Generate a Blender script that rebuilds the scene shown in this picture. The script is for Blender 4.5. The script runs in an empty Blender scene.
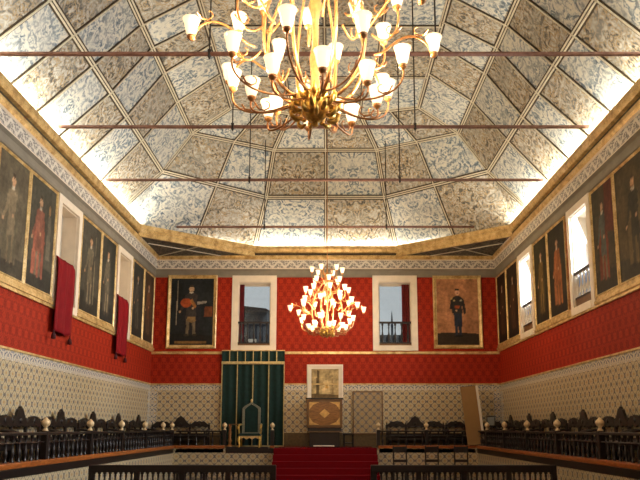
import bpy, bmesh, math, random
from mathutils import Vector, Matrix
random.seed(7)
sc = bpy.context.scene
COL = sc.collection
PI = math.pi
E = 1.66                      # eye height above the hall floor
W, YB, YN = 6.30, 25.0, -4.0  # half width, far wall, near wall
DZ = E - 0.66                 # dais level

# ------------------------------------------------------------------ materials
def lin(c):
    return tuple((x / 12.92 if x <= 0.04045 else ((x + 0.055) / 1.055) ** 2.4) for x in c)
def rgb(r, g, b): return (*lin((r / 255, g / 255, b / 255)), 1.0)

class NT:
    def __init__(s, name):
        s.m = bpy.data.materials.new(name); s.m.use_nodes = True
        s.t = s.m.node_tree; s.t.nodes.clear()
        s.out = s.t.nodes.new('ShaderNodeOutputMaterial')
    def n(s, typ, **kw):
        nd = s.t.nodes.new(typ)
        for k, v in kw.items():
            if k.startswith('_'): setattr(nd, k[1:], v)
            else: nd.inputs[k.replace('__', ' ')].default_value = v
        return nd
    def l(s, a, b): s.t.links.new(a, b)
    def math(s, op, a, b=None, c=None):
        nd = s.n('ShaderNodeMath', _operation=op)
        for i, x in enumerate((a, b, c)):
            if x is None: continue
            if isinstance(x, (int, float)): nd.inputs[i].default_value = x
            else: s.l(x, nd.inputs[i])
        return nd.outputs[0]
    def mix(s, f, a, b, op='MIX'):
        nd = s.n('ShaderNodeMix', _data_type='RGBA', _blend_type=op)
        for i, x in ((0, f), (6, a), (7, b)):
            if isinstance(x, (int, float)): nd.inputs[i].default_value = x
            elif isinstance(x, tuple): nd.inputs[i].default_value = x
            else: s.l(x, nd.inputs[i])
        return nd.outputs[2]
    def ramp(s, f, stops):
        nd = s.n('ShaderNodeValToRGB')
        e = nd.color_ramp.elements
        while len(e) < len(stops): e.new(0.5)
        for i, (p, c) in enumerate(stops):
            e[i].position = p; e[i].color = c if isinstance(c, tuple) else (c, c, c, 1)
        s.l(f, nd.inputs[0]); return nd.outputs[0]
    def noise(s, vec, scale, detail=3, rough=0.5, dist=0.0):
        nd = s.n('ShaderNodeTexNoise', Scale=scale, Detail=detail, Roughness=rough, Distortion=dist)
        if vec is not None: s.l(vec, nd.inputs['Vector'])
        return nd.outputs['Fac']
    def obj(s): return s.n('ShaderNodeTexCoord').outputs['Object']
    def bsdf(s, col, rough=0.5, metal=0.0, spec=0.5, bump=None, bs=0.3, bd=0.02, **kw):
        b = s.n('ShaderNodeBsdfPrincipled', Roughness=rough, Metallic=metal)
        b.inputs['Specular IOR Level'].default_value = spec
        if isinstance(col, tuple): b.inputs['Base Color'].default_value = col
        else: s.l(col, b.inputs['Base Color'])
        for k, v in kw.items(): b.inputs[k.replace('__', ' ')].default_value = v
        if bump is not None:
            bn = s.n('ShaderNodeBump', Strength=bs, Distance=bd)
            s.l(bump, bn.inputs['Height']); s.l(bn.outputs[0], b.inputs['Normal'])
        s.l(b.outputs[0], s.out.inputs[0]); return s.m

def simple(name, c, rough=0.5, metal=0.0, var=0.25, scale=12, spec=0.5, **kw):
    t = NT(name); f = t.noise(t.obj(), scale)
    d = tuple(x * (1 - var) for x in c[:3]) + (1,); u = tuple(min(1, x * (1 + var)) for x in c[:3]) + (1,)
    return t.bsdf(t.ramp(f, [(0.3, d), (0.7, u)]), rough, metal, spec, **kw)

def wallco(t):
    """(along the wall, height, 0): every wall stands on one axis, so x + y runs along it"""
    sp = t.n('ShaderNodeSeparateXYZ'); t.l(t.obj(), sp.inputs[0])
    geo = t.n('ShaderNodeNewGeometry'); ns = t.n('ShaderNodeSeparateXYZ'); t.l(geo.outputs['True Normal'], ns.inputs[0])
    side = t.math('GREATER_THAN', t.math('ABSOLUTE', ns.outputs[0]), 0.5)
    nd = t.n('ShaderNodeMix', _data_type='FLOAT'); t.l(side, nd.inputs[0]); t.l(sp.outputs[0], nd.inputs[2]); t.l(sp.outputs[1], nd.inputs[3])
    return nd.outputs[0], sp.outputs[2]
def comb(t, u, v):
    c = t.n('ShaderNodeCombineXYZ'); t.l(u, c.inputs[0]); t.l(v, c.inputs[1]); return c.outputs[0]

def mat_damask():
    t = NT('red_damask'); u, v = wallco(t)
    k = 2 * PI / 0.30
    # ogee repeat: cos(u)+cos(v) with a half-drop, plus foliage noise mirrored inside each repeat
    a = t.math('COSINE', t.math('MULTIPLY', u, k)); b = t.math('COSINE', t.math('MULTIPLY', v, k * 0.62))
    og = t.math('MULTIPLY', a, b)
    mu = t.math('PINGPONG', u, 0.15); mv = t.math('PINGPONG', v, 0.242)
    fol = t.noise(comb(t, mu, mv), 24, 2, 0.5, 0.6)
    h = t.math('ADD', t.math('MULTIPLY', og, 0.13), fol)
    c = t.ramp(h, [(0.34, rgb(114, 18, 8)), (0.62, rgb(172, 50, 22))])
    fine = t.noise(comb(t, u, v), 60, 2)
    c = t.mix(0.25, c, t.ramp(fine, [(0.35, rgb(110, 12, 12)), (0.65, rgb(176, 56, 26))]))
    return t.bsdf(c, 0.65, 0, 0.15, bump=h, bs=0.15)

def mat_tile(name='azulejo_tile', base=rgb(198, 180, 138)):
    t = NT(name); u, v = wallco(t)
    P = 0.29; k = 2 * PI / P
    cu = t.math('COSINE', t.math('MULTIPLY', u, k)); cv = t.math('COSINE', t.math('MULTIPLY', v, k))
    s = t.math('ADD', cu, cv); p = t.math('MULTIPLY', cu, cv)
    cu2 = t.math('COSINE', t.math('MULTIPLY', u, 2 * k)); cv2 = t.math('COSINE', t.math('MULTIPLY', v, 2 * k))
    s2 = t.math('ADD', cu2, cv2)
    wob = t.noise(comb(t, t.math('PINGPONG', u, P / 2), t.math('PINGPONG', v, P / 2)), 32, 2)
    ring = t.math('ABSOLUTE', t.math('SUBTRACT', t.math('ADD', s, t.math('MULTIPLY', wob, 1.2)), 0.75))
    f1 = t.ramp(ring, [(0.20, 1.0), (0.36, 0.0)])
    f2 = t.ramp(t.math('MULTIPLY', s2, 0.5), [(0.52, 0.0), (0.70, 1.0)])
    f3 = t.ramp(t.math('ABSOLUTE', t.math('ADD', s2, t.math('MULTIPLY', wob, -0.6))), [(0.10, 1.0), (0.22, 0.0)])
    c = t.mix(f3, base, rgb(116, 122, 130))
    c = t.mix(f2, c, rgb(182, 138, 62))
    c = t.mix(f1, c, rgb(60, 66, 84))
    # grout lines of the 14.5 cm tiles
    g = t.math('MINIMUM', t.math('PINGPONG', u, P / 6), t.math('PINGPONG', v, P / 6))
    c = t.mix(t.ramp(g, [(0.002, 0.3), (0.004, 0.0)]), c, rgb(150, 145, 132))
    c = t.mix(t.math('MULTIPLY', t.noise(comb(t, u, v), 3, 4), 0.3), c, rgb(178, 168, 146))
    return t.bsdf(c, 0.4, 0, 0.4)

def mat_tile_border():
    t = NT('azulejo_border'); u, v = wallco(t)
    uu = t.math('PINGPONG', u, 0.2); vv = t.math('PINGPONG', v, 0.2)
    w = t.noise(comb(t, uu, vv), 16, 2, 0.5, 0.8)
    c = t.ramp(w, [(0.40, rgb(86, 96, 118)), (0.47, rgb(206, 198, 178)), (0.58, rgb(206, 198, 178)), (0.66, rgb(180, 150, 88))])
    return t.bsdf(c, 0.4, 0, 0.4)

def mat_panel(name, stops, seed):
    """grotesque scrollwork, mirrored about the axis of each ceiling panel"""
    t = NT(name); uv = t.n('ShaderNodeUVMap', _uv_map='panel').outputs[0]
    sp = t.n('ShaderNodeSeparateXYZ'); t.l(uv, sp.inputs[0])
    au = t.math('ABSOLUTE', sp.outputs[0])
    c = t.n('ShaderNodeCombineXYZ'); t.l(au, c.inputs[0]); t.l(sp.outputs[1], c.inputs[1]); t.l(sp.outputs[2], c.inputs[2])
    off = t.n('ShaderNodeVectorMath', _operation='ADD'); t.l(c.outputs[0], off.inputs[0])
    info = t.n('ShaderNodeAttribute', _attribute_name='pid'); 
    cz = t.n('ShaderNodeCombineXYZ'); t.l(t.math('MULTIPLY', info.outputs['Fac'], 7.31), cz.inputs[2]); t.l(cz.outputs[0], off.inputs[1])
    vec = off.outputs[0]
    wn = t.n('ShaderNodeTexNoise', Scale=2.2, Detail=2.0); t.l(vec, wn.inputs['Vector'])
    wv = t.n('ShaderNodeVectorMath', _operation='MULTIPLY_ADD'); t.l(wn.outputs['Color'], wv.inputs[0]); wv.inputs[1].default_value = (0.5, 0.5, 0.0); t.l(vec, wv.inputs[2])
    vo = t.n('ShaderNodeTexVoronoi', Scale=2.8, _feature='F1'); t.l(wv.outputs[0], vo.inputs['Vector'])
    rings = t.math('SINE', t.math('MULTIPLY', vo.outputs['Distance'], 17.0))
    vo2 = t.n('ShaderNodeTexVoronoi', Scale=7.5, _feature='F1'); t.l(wv.outputs[0], vo2.inputs['Vector'])
    leaf = t.math('SINE', t.math('MULTIPLY', vo2.outputs['Distance'], 11.0))
    fine = t.noise(vec, 13, 4, 0.7, 0.8)
    h = t.math('ADD', t.math('MULTIPLY', rings, 0.11), t.math('MULTIPLY', leaf, 0.10))
    h = t.math('ADD', h, t.math('MULTIPLY', fine, 0.95))
    col = t.ramp(h, stops)
    big = t.noise(vec, 2.2, 2)
    col = t.mix(t.ramp(big, [(0.42, 0.0), (0.66, 0.5)]), col, stops[-2][1])
    return t.bsdf(col, 0.7, 0, 0.25)

def mat_frieze():
    t = NT('carved_frieze'); u, v = wallco(t)
    x = t.math('MULTIPLY', u, 2 * PI / 0.46)
    wave = t.math('ABSOLUTE', t.math('SUBTRACT', t.math('MULTIPLY', t.math('SUBTRACT', v, E + 5.98), 6.0), t.math('MULTIPLY', t.math('SINE', x), 0.55)))
    stem = t.ramp(wave, [(0.16, 1.0), (0.34, 0.0)])
    nz = t.noise(comb(t, t.math('PINGPONG', u, 0.23), v), 20, 2, 0.5, 1.2)
    lf = t.ramp(nz, [(0.47, 0.0), (0.55, 1.0)])
    h = t.math('MAXIMUM', stem, lf)
    c = t.mix(h, rgb(124, 122, 120), rgb(222, 216, 204))
    return t.bsdf(c, 0.6, 0, 0.3, bump=h, bs=0.6, bd=0.03)

def mat_gold():
    t = NT('gilt_wood'); o = t.obj(); f = t.noise(o, 5, 4, 0.6); g = t.noise(o, 40, 2)
    c = t.ramp(f, [(0.28, rgb(152, 118, 66)), (0.5, rgb(206, 174, 112)), (0.75, rgb(232, 208, 154))])
    c = t.mix(t.ramp(g, [(0.3, 0.35), (0.5, 0.0)]), c, rgb(80, 50, 20))
    return t.bsdf(c, 0.38, 0.25, 0.5, bump=g, bs=0.15)

def mat_wood(name, a, b, rough=0.35, sc_=(1, 1, 9), spec=0.5):
    t = NT(name); mp = t.n('ShaderNodeMapping'); mp.inputs['Scale'].default_value = sc_; t.l(t.obj(), mp.inputs[0])
    f = t.noise(mp.outputs[0], 6, 5, 0.6, 0.6)
    return t.bsdf(t.ramp(f, [(0.3, a), (0.7, b)]), rough, 0, spec)

def mat_canvas():
    t = NT('painted_canvas'); a = t.n('ShaderNodeVertexColor', _layer_name='paint')
    f = t.noise(t.obj(), 9, 4, 0.65)
    c = t.mix(1.0, a.outputs[0], t.ramp(f, [(0.3, (0.6, 0.6, 0.6, 1)), (0.7, (1.25, 1.22, 1.15, 1))]), 'MULTIPLY')
    return t.bsdf(c, 0.6, 0, 0.2)

def mat_glow(name, col, strength):
    t = NT(name); e = t.n('ShaderNodeEmission', Color=col, Strength=strength)
    t.l(e.outputs[0], t.out.inputs[0]); return t.m
def mat_shade():
    t = NT('frosted_shade')
    lw = t.n('ShaderNodeLayerWeight', Blend=0.45)
    col = t.ramp(lw.outputs['Facing'], [(0.0, (1.0, 0.84, 0.58, 1)), (0.9, (1.0, 0.68, 0.36, 1))])
    e = t.n('ShaderNodeEmission', Strength=1.35); t.l(col, e.inputs[0])
    b = t.n('ShaderNodeBsdfPrincipled', Roughness=0.3); b.inputs['Base Color'].default_value = (0.35, 0.3, 0.24, 1)
    a = t.n('ShaderNodeAddShader'); t.l(e.outputs[0], a.inputs[0]); t.l(b.outputs[0], a.inputs[1]); t.l(a.outputs[0], t.out.inputs[0])
    return t.m
def mat_glass():
    t = NT('window_glass'); a = t.n('ShaderNodeBsdfTransparent'); a.inputs[0].default_value = (0.93, 0.96, 0.97, 1)
    g = t.n('ShaderNodeBsdfGlossy', Roughness=0.03); mx = t.n('ShaderNodeMixShader'); mx.inputs[0].default_value = 0.06
    t.l(a.outputs[0], mx.inputs[1]); t.l(g.outputs[0], mx.inputs[2]); t.l(mx.outputs[0], t.out.inputs[0]); return t.m
def mat_marquetry():
    t = NT('marquetry_veneer'); mp = t.n('ShaderNodeMapping'); mp.inputs['Scale'].default_value = (1, 1, 6); t.l(t.obj(), mp.inputs[0])
    f = t.noise(mp.outputs[0], 5, 5, 0.6, 1.0)
    return t.bsdf(t.ramp(f, [(0.3, rgb(92, 56, 22)), (0.7, rgb(160, 108, 50))]), 0.3, 0, 0.5)

M = {}
M['damask'] = mat_damask(); M['tile'] = mat_tile(); M['doortile'] = mat_tile('door_tile_painting', rgb(166, 142, 98)); M['border'] = mat_tile_border()
M['blue'] = mat_panel('blue_grotesque', [(0.26, rgb(96, 112, 128)), (0.42, rgb(150, 166, 178)), (0.50, rgb(206, 210, 206)), (0.76, rgb(226, 226, 214))], 0)
M['brown'] = mat_panel('ochre_grotesque', [(0.24, rgb(82, 82, 80)), (0.38, rgb(134, 134, 128)), (0.46, rgb(194, 168, 120)), (0.54, rgb(166, 170, 168)), (0.70, rgb(214, 214, 206))], 3)
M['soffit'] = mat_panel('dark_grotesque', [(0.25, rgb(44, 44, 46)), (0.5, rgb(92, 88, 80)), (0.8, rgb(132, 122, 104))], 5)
M['frieze'] = mat_frieze(); M['gold'] = mat_gold()
M['rib'] = simple('rib_moulding', rgb(208, 204, 186), 0.5, 0, 0.12)
M['rib_dark'] = simple('rib_dark_board', rgb(58, 48, 32), 0.6)  # dark brown strips behind the ribs and between cornice mouldings
M['stone'] = simple('limestone', rgb(128, 122, 108), 0.7, 0, 0.12, 3)
M['trim'] = simple('pale_window_stone', rgb(226, 214, 194), 0.6, 0, 0.06, 4)
M['shutter'] = simple('painted_shutter', rgb(206, 196, 180), 0.5, 0, 0.05, 4)
M['dark'] = mat_wood('jacaranda_wood', rgb(10, 7, 6), rgb(30, 18, 13), 0.38, (5, 5, 1))
M['edge'] = mat_wood('polished_oak', rgb(120, 62, 24), rgb(186, 108, 48), 0.3, (5, 1, 5))
M['brownwood'] = mat_wood('brown_wood', rgb(84, 58, 30), rgb(120, 86, 46), 0.4)
M['marq'] = mat_marquetry(); M['inlay'] = simple('inlay_boxwood', rgb(206, 160, 84), 0.3)
M['board'] = simple('brown_board', rgb(150, 116, 70), 0.5, 0, 0.06, 3)
M['white'] = simple('white_edge', rgb(226, 220, 206), 0.5, 0, 0.03)
M['velvet'] = simple('green_velvet', rgb(6, 40, 36), 0.8, 0, 0.25, 9, 0.3, **{'Sheen__Weight': 0.15})
M['braid'] = simple('gold_braid', rgb(186, 168, 116), 0.45, 0.2)
M['silver'] = simple('silvered_wood', rgb(118, 120, 104), 0.4, 0.3)
M['redcloth'] = simple('crimson_cloth', rgb(120, 6, 17), 0.8, 0, 0.12, 6, 0.2)
M['darkred'] = simple('dark_red_curtain', rgb(96, 14, 18), 0.8)
M['tassel'] = simple('tassel_thread', rgb(70, 10, 16), 0.8)
M['carpet'] = simple('red_carpet', rgb(112, 7, 16), 0.9, 0, 0.15, 60, 0.1)
M['floor'] = mat_wood('floor_boards', rgb(60, 40, 24), rgb(104, 72, 44), 0.35, (8, 0.7, 1))
M['skirt'] = simple('brown_skirting', rgb(92, 74, 42), 0.5)
M['brass'] = simple('gilt_brass', rgb(158, 112, 66), 0.4, 0.5, 0.25, 25)
M['brass_dark'] = simple('old_gilt_brass', rgb(232, 180, 92), 0.3, 0.6, 0.5, 22)
M['iron'] = simple('rusty_iron', rgb(140, 104, 92), 0.6, 0.3)
M['black'] = simple('black_iron', rgb(38, 34, 32), 0.6)
M['shade'] = mat_shade(); M['bulb'] = mat_glow('lamp_bulb', (1, 0.72, 0.4, 1), 6.0)
M['canvas'] = mat_canvas(); M['glass'] = mat_glass()
M['finial'] = simple('pale_gilt_finial', rgb(222, 196, 150), 0.35, 0.15, 0.12)
M['plaster'] = simple('pale_plaster', rgb(196, 186, 168), 0.8, 0, 0.06)
M['stucco'] = simple('dark_stucco', rgb(44, 50, 58), 0.9, 0, 0.2, 1.5)
M['rooftile'] = simple('roof_tiles', rgb(52, 46, 44), 0.9, 0, 0.25, 8)
M['sky_shadow'] = simple('blue_sky_shadow', rgb(128, 158, 208), 0.6, 0, 0.05)  # blue of sky-lit shadow, put into the colour
M['paper'] = simple('paper', rgb(230, 222, 200), 0.8, 0, 0.03)
M['screen'] = simple('screen_glass', rgb(140, 146, 146), 0.2, 0, 0.1)

# ------------------------------------------------------------------ mesh helpers
class MB:
    def __init__(s): s.bm = bmesh.new(); s.mats = []
    def mi(s, m):
        if m is None: return 0
        if m not in s.mats: s.mats.append(m)
        return s.mats.index(m)
    def face(s, pts, m=None, smooth=False):
        f = s.bm.faces.new([s.bm.verts.new(p) for p in pts]); f.material_index = s.mi(m); f.smooth = smooth; return f
    def box(s, x0, x1, y0, y1, z0, z1, m=None, mat=None, bev=0.0):
        i = s.mi(m)
        P = [(x, y, z) for z in (z0, z1) for y in (y0, y1) for x in (x0, x1)]
        if bev:
            b2 = bmesh.new(); vs = [b2.verts.new(p) for p in P]
            for q in ((0, 2, 3, 1), (4, 5, 7, 6), (0, 1, 5, 4), (2, 6, 7, 3), (0, 4, 6, 2), (1, 3, 7, 5)): b2.faces.new([vs[k] for k in q])
            bmesh.ops.bevel(b2, geom=b2.edges[:], offset=bev, segments=2, affect='EDGES', profile=0.5)
            mp = {}
            for v in b2.verts: mp[v] = s.bm.verts.new(mat @ v.co if mat else v.co)
            for f in b2.faces:
                g = s.bm.faces.new([mp[v] for v in f.verts]); g.material_index = i
            b2.free(); return s
        vs = [s.bm.verts.new(mat @ Vector(p) if mat else p) for p in P]
        for q in ((0, 2, 3, 1), (4, 5, 7, 6), (0, 1, 5, 4), (2, 6, 7, 3), (0, 4, 6, 2), (1, 3, 7, 5)):
            s.bm.faces.new([vs[k] for k in q]).material_index = i
        return s
    def prism(s, poly, origin, ax, ay, depth, m=None, smooth=False):
        """closed outline in the plane (ax, ay), extruded by the vector depth"""
        i = s.mi(m); o = Vector(origin); ax = Vector(ax); ay = Vector(ay); d = Vector(depth)
        a = [s.bm.verts.new(o + ax * p[0] + ay * p[1]) for p in poly]
        b = [s.bm.verts.new(o + ax * p[0] + ay * p[1] + d) for p in poly]
        n = len(poly)
        fs = [s.bm.faces.new(a), s.bm.faces.new(b[::-1])]
        for k in range(n): fs.append(s.bm.faces.new((a[k], b[k], b[(k + 1) % n], a[(k + 1) % n])))
        for f in fs: f.material_index = i
        return s
    def lathe(s, prof, c=(0, 0, 0), n=12, m=None, squash=(1, 1), smooth=True):
        i = s.mi(m); rings = []
        for r, z in prof:
            if r < 1e-5: rings.append([s.bm.verts.new((c[0], c[1], c[2] + z))])
            else: rings.append([s.bm.verts.new((c[0] + r * squash[0] * math.cos(2 * PI * k / n), c[1] + r * squash[1] * math.sin(2 * PI * k / n), c[2] + z)) for k in range(n)])
        for a, b in zip(rings, rings[1:]):
            for k in range(n):
                q = [a[k % len(a)], a[(k + 1) % len(a)], b[(k + 1) % len(b)], b[k % len(b)]]
                q = list(dict.fromkeys(q))
                if len(q) > 2:
                    f = s.bm.faces.new(q); f.material_index = i; f.smooth = smooth
        return s
    def tube(s, pts, rad, n=6, m=None):
        i = s.mi(m); pts = [Vector(p) for p in pts]
        if isinstance(rad, (int, float)): rad = [rad] * len(pts)
        rings = []; up = None
        for k, p in enumerate(pts):
            t = (pts[min(k + 1, len(pts) - 1)] - pts[max(k - 1, 0)]).normalized()
            if up is None: up = t.orthogonal().normalized()
            up = (up - t * up.dot(t)).normalized(); w = t.cross(up)
            rings.append([s.bm.verts.new(p + (up * math.cos(2 * PI * j / n) + w * math.sin(2 * PI * j / n)) * rad[k]) for j in range(n)])
        for a, b in zip(rings, rings[1:]):
            for j in range(n):
                f = s.bm.faces.new((a[j], a[(j + 1) % n], b[(j + 1) % n], b[j])); f.smooth = True; f.material_index = i
        for r in (rings[0][::-1], rings[-1]):
            s.bm.faces.new(r).material_index = i
        return s
    def bar(s, p, q, nrm, w, h, m=None, lift=0.0, ext=0.0):
        """rectangular bar from p to q lying on a surface with normal nrm"""
        p = Vector(p); q = Vector(q); t = (q - p).normalized(); nr = Vector(nrm); nr = (nr - t * nr.dot(t)).normalized(); sd = t.cross(nr)
        p = p - t * ext; q = q + t * ext; i = s.mi(m)
        vs = [s.bm.verts.new(e + sd * a * w / 2 + nr * (lift + b * h)) for e in (p, q) for a, b in ((-1, 0), (1, 0), (1, 1), (-1, 1))]
        for f in ((0, 1, 2, 3), (7, 6, 5, 4), (0, 4, 5, 1), (1, 5, 6, 2), (2, 6, 7, 3), (3, 7, 4, 0)):
            s.bm.faces.new([vs[k] for k in f]).material_index = i
        return s
    def build(s, name, mat=None, parent=None, loc=None, normals=True):
        if normals: bmesh.ops.recalc_face_normals(s.bm, faces=s.bm.faces[:])
        me = bpy.data.meshes.new(name); s.bm.to_mesh(me); s.bm.free()
        mats = s.mats if s.mats else [mat]
        for m in mats: me.materials.append(M[m] if isinstance(m, str) else m)
        o = bpy.data.objects.new(name, me); COL.objects.link(o)
        if parent is not None: o.parent = parent
        if loc is not None: o.location = loc
        return o

def tag(o, label=None, cat=None, group=None, kind=None):
    if label: o['label'] = label
    if cat: o['category'] = cat
    if group: o['group'] = group
    if kind: o['kind'] = kind
    return o
def thing(name, label, cat, loc=(0, 0, 0), rz=0.0, group=None):
    o = bpy.data.objects.new(name, None); COL.objects.link(o); o.location = loc; o.rotation_euler = (0, 0, rz); o.empty_display_size = 0.1
    return tag(o, label, cat, group)
def copy_tree(o, parent=None):
    c = o.copy(); COL.objects.link(c)
    if parent is not None: c.parent = parent
    for ch in list(o.children): copy_tree(ch, c)
    return c
def dup(o, loc, rz, label):
    c = copy_tree(o); c.location = loc; c.rotation_euler = (0, 0, rz); c['label'] = label; return c
def struct(o): o['kind'] = 'structure'; return o

# ------------------------------------------------------------------ setting: floor, walls
MB().box(-W - .5, W + .5, YN - .5, YB + .5, -0.3, 0, 'floor').build('floor')['kind'] = 'structure'

Z_TILE, Z_RED = E + 1.57, E + 2.73
WIN_IN = (0.18, E + 2.96, E + 5.32)      # trim width, opening bottom, top
WZ0, WZ1 = E + 2.78, E + 5.50
SIDE_WIN = [16.45, 21.13]
SIDE_ALL = [2.45, 7.1, 11.78] + SIDE_WIN
HW = 0.78                                # half width outside the stone
HI = 0.585                               # half width of the opening
DEP = 0.42

def wall_side(s, name, openings):
    b = MB(); x0, x1 = (W, W + DEP) if s > 0 else (-W - DEP, -W)
    seg = [(0, Z_TILE - 0.22, 'tile'), (Z_TILE - 0.22, Z_TILE, 'border'), (Z_TILE, WIN_IN[1], 'damask'), (WIN_IN[2], E + 6.50, 'plaster')]
    for z0, z1, m in seg: b.box(x0, x1, YN, YB + DEP, z0, z1, m)
    ys = [YN] + [v for c in openings for v in (c - HI, c + HI)] + [YB + DEP]
    for k in range(0, len(ys), 2): b.box(x0, x1, ys[k], ys[k + 1], WIN_IN[1], WIN_IN[2], 'damask')
    return struct(b.build(name))
wall_side(-1, 'wall_left', SIDE_ALL); wall_side(1, 'wall_right', SIDE_ALL)
BACK_WIN = [-2.61, 2.54]; BHI = 0.60; BHO = 0.815
b = MB()
for z0, z1, m in [(0, E - 0.15, 'skirt'), (E - 0.15, Z_TILE - 0.22, 'tile'), (Z_TILE - 0.22, Z_TILE, 'border'), (Z_TILE, WIN_IN[1], 'damask'), (WIN_IN[2], E + 6.50, 'damask')]:
    b.box(-W, W, YB, YB + DEP, z0, z1, m)
xs = [-W] + [v for c in BACK_WIN for v in (c - BHI, c + BHI)] + [W]
for k in range(0, len(xs), 2): b.box(xs[k], xs[k + 1], YB, YB + DEP, WIN_IN[1], WIN_IN[2], 'damask')
struct(b.build('wall_back'))
b = MB(); b.box(-W - DEP, W + DEP, YN - DEP, YN, 0, Z_TILE, 'tile'); b.box(-W - DEP, W + DEP, YN - DEP, YN, Z_TILE, E + 6.50, 'damask')
struct(b.build('wall_front'))

# azulejo corner borders beside the far corners (tile strips), gold mouldings, stone bands
tn = 0
def trim(b, mat=None):
    global tn; tn += 1
    return struct(b.build('trim_%d' % tn, mat))
for s in (-1, 1):
    b = MB(); x = s * W
    b.box(min(x, x - s * .012), max(x, x - s * .012), YB - .30, YB, DZ, Z_TILE - .22, 'border'); trim(b)
    b = MB(); b.box(s * W - .26 if s > 0 else -W, W if s > 0 else -W + .26, YB - .012, YB, DZ, Z_TILE - .22, 'border'); trim(b)
# gold ledge on the side walls under the paintings (two steps), thin gold fillets elsewhere
for s in (-1, 1):
    b = MB(); a = lambda d: (min(s * W, s * (W - d)), max(s * W, s * (W - d)))
    cuts = [YN] + [v for c in SIDE_ALL for v in (c - HW, c + HW)] + [YB]
    b.box(*a(.06), YN, YB, Z_RED, Z_RED + .07, 'gold')
    for k in range(0, len(cuts), 2):
        b.box(*a(.09), cuts[k], cuts[k + 1], Z_RED + .07, Z_RED + .15, 'gold', bev=.012)
        b.box(*a(.05), cuts[k], cuts[k + 1], Z_RED + .15, Z_RED + .24, 'gold')
    trim(b)
    b = MB(); b.box(*a(.03), YN, YB, Z_TILE - .015, Z_TILE + .03, 'gold'); trim(b)
b = MB(); b.box(-W, W, YB - .05, YB, E + 2.66, E + 2.75, 'gold'); trim(b)
b = MB(); b.box(-W, W, YB - .03, YB, Z_TILE - .015, Z_TILE + .03, 'gold'); trim(b)

# ------------------------------------------------------------------ cornice (stone band, carved frieze, gilt mouldings)
PROF = [(0.00, 5.50, 'stone'), (0.05, 5.52, 'stone'), (0.07, 5.57, 'rib_dark'), (0.02, 5.58, 'stone'), (0.03, 5.66, 'rib_dark'), (0.00, 5.67, 'stone'), (0.02, 5.75, 'stone'), (0.09, 5.80, 'trim'), (0.09, 5.83, 'frieze'),
        (0.08, 6.12, 'trim'), (0.12, 6.15, 'gold'), (0.16, 6.22, 'gold'), (0.16, 6.30, 'rib_dark'), (0.12, 6.33, 'rib_dark'), (0.12, 6.39, 'gold'), (0.20, 6.41, 'gold'), (0.225, 6.46, 'gold'),
        (0.245, 6.52, 'gold'), (0.245, 6.62, 'gold'), (0.225, 6.64, 'gold'), (0.20, 6.64, 'gold'), (0.19, 6.50, 'plaster'), (0.0, 6.50, 'plaster')]
def cornice(kind):
    b = MB()
    for (d0, z0, m), (d1, z1, _) in zip(PROF, PROF[1:]):
        if kind == 'back':
            b.face([(-W + d0, YB - d0, E + z0), (W - d0, YB - d0, E + z0), (W - d1, YB - d1, E + z1), (-W + d1, YB - d1, E + z1)], m)
        else:
            s = kind; X = lambda d: s * (W - d)
            b.face([(X(d0), YN, E + z0), (X(d0), YB - d0, E + z0), (X(d1), YB - d1, E + z1), (X(d1), YN, E + z1)], m)
    return trim(b)
cornice(-1); cornice(1); cornice('back')

# corner soffits with gilt beams
XC, YC1, XB1, YB1 = 6.055, 22.15, 2.70, 24.755
pid_next = [0]
def panel_mesh(name, faces, mats, parent=None):
    """faces: (points, material key); gives each its own panel coordinates in metres"""
    bm = bmesh.new(); uvl = bm.loops.layers.uv.new('panel'); pl = bm.faces.layers.float.new('pid')
    keys = []
    for pts, m, axis in faces:
        vs = [bm.verts.new(p) for p in pts]; f = bm.faces.new(vs)
        if m not in keys: keys.append(m)
        f.material_index = keys.index(m); pid_next[0] += 1; f[pl] = pid_next[0] * 0.37
        c = f.calc_center_median(); n = f.normal.copy(); f.normal_update(); n = f.normal
        v = Vector(axis); v = (v - n * v.dot(n)).normalized(); u = v.cross(n)
        for lp in f.loops:
            d = lp.vert.co - c; lp[uvl].uv = (d.dot(u), d.dot(v))
    me = bpy.data.meshes.new(name); bm.to_mesh(me); bm.free()
    for k in keys: me.materials.append(M[k])
    o = bpy.data.objects.new(name, me); COL.objects.link(o)
    if parent: o.parent = parent
    return o
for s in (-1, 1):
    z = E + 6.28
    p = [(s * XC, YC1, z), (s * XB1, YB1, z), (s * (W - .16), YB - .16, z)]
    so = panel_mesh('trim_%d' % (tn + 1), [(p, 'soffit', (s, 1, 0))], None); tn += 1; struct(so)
    b = MB(); a = Vector(p[0]); c = Vector(p[1]); k = Vector(p[2])
    b.bar(a * .66 + k * .34, c * .66 + k * .34, (0, 0, -1), .04, .02, 'rib'); b.bar((a + c) / 2, k, (0, 0, -1), .04, .02, 'rib'); b.build('soffit_rib', None, so)
    b = MB(); d = (c - a).normalized(); n = Vector((-s * 1, -1, 0)); n = (n - d * n.dot(d)).normalized()
    for z0, z1, w0 in ((6.26, 6.40, .10), (6.40, 6.50, .13), (6.50, 6.64, .17)):
        q0, q1 = a - d * .12, c + d * .12
        vs = []
        b.prism([(0, 0), (w0, 0), (w0, z1 - z0), (0, z1 - z0)], (q0.x - n.x * .1, q0.y - n.y * .1, E + z0), n, (0, 0, 1), q1 - q0, 'gold')
    trim(b)

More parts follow.
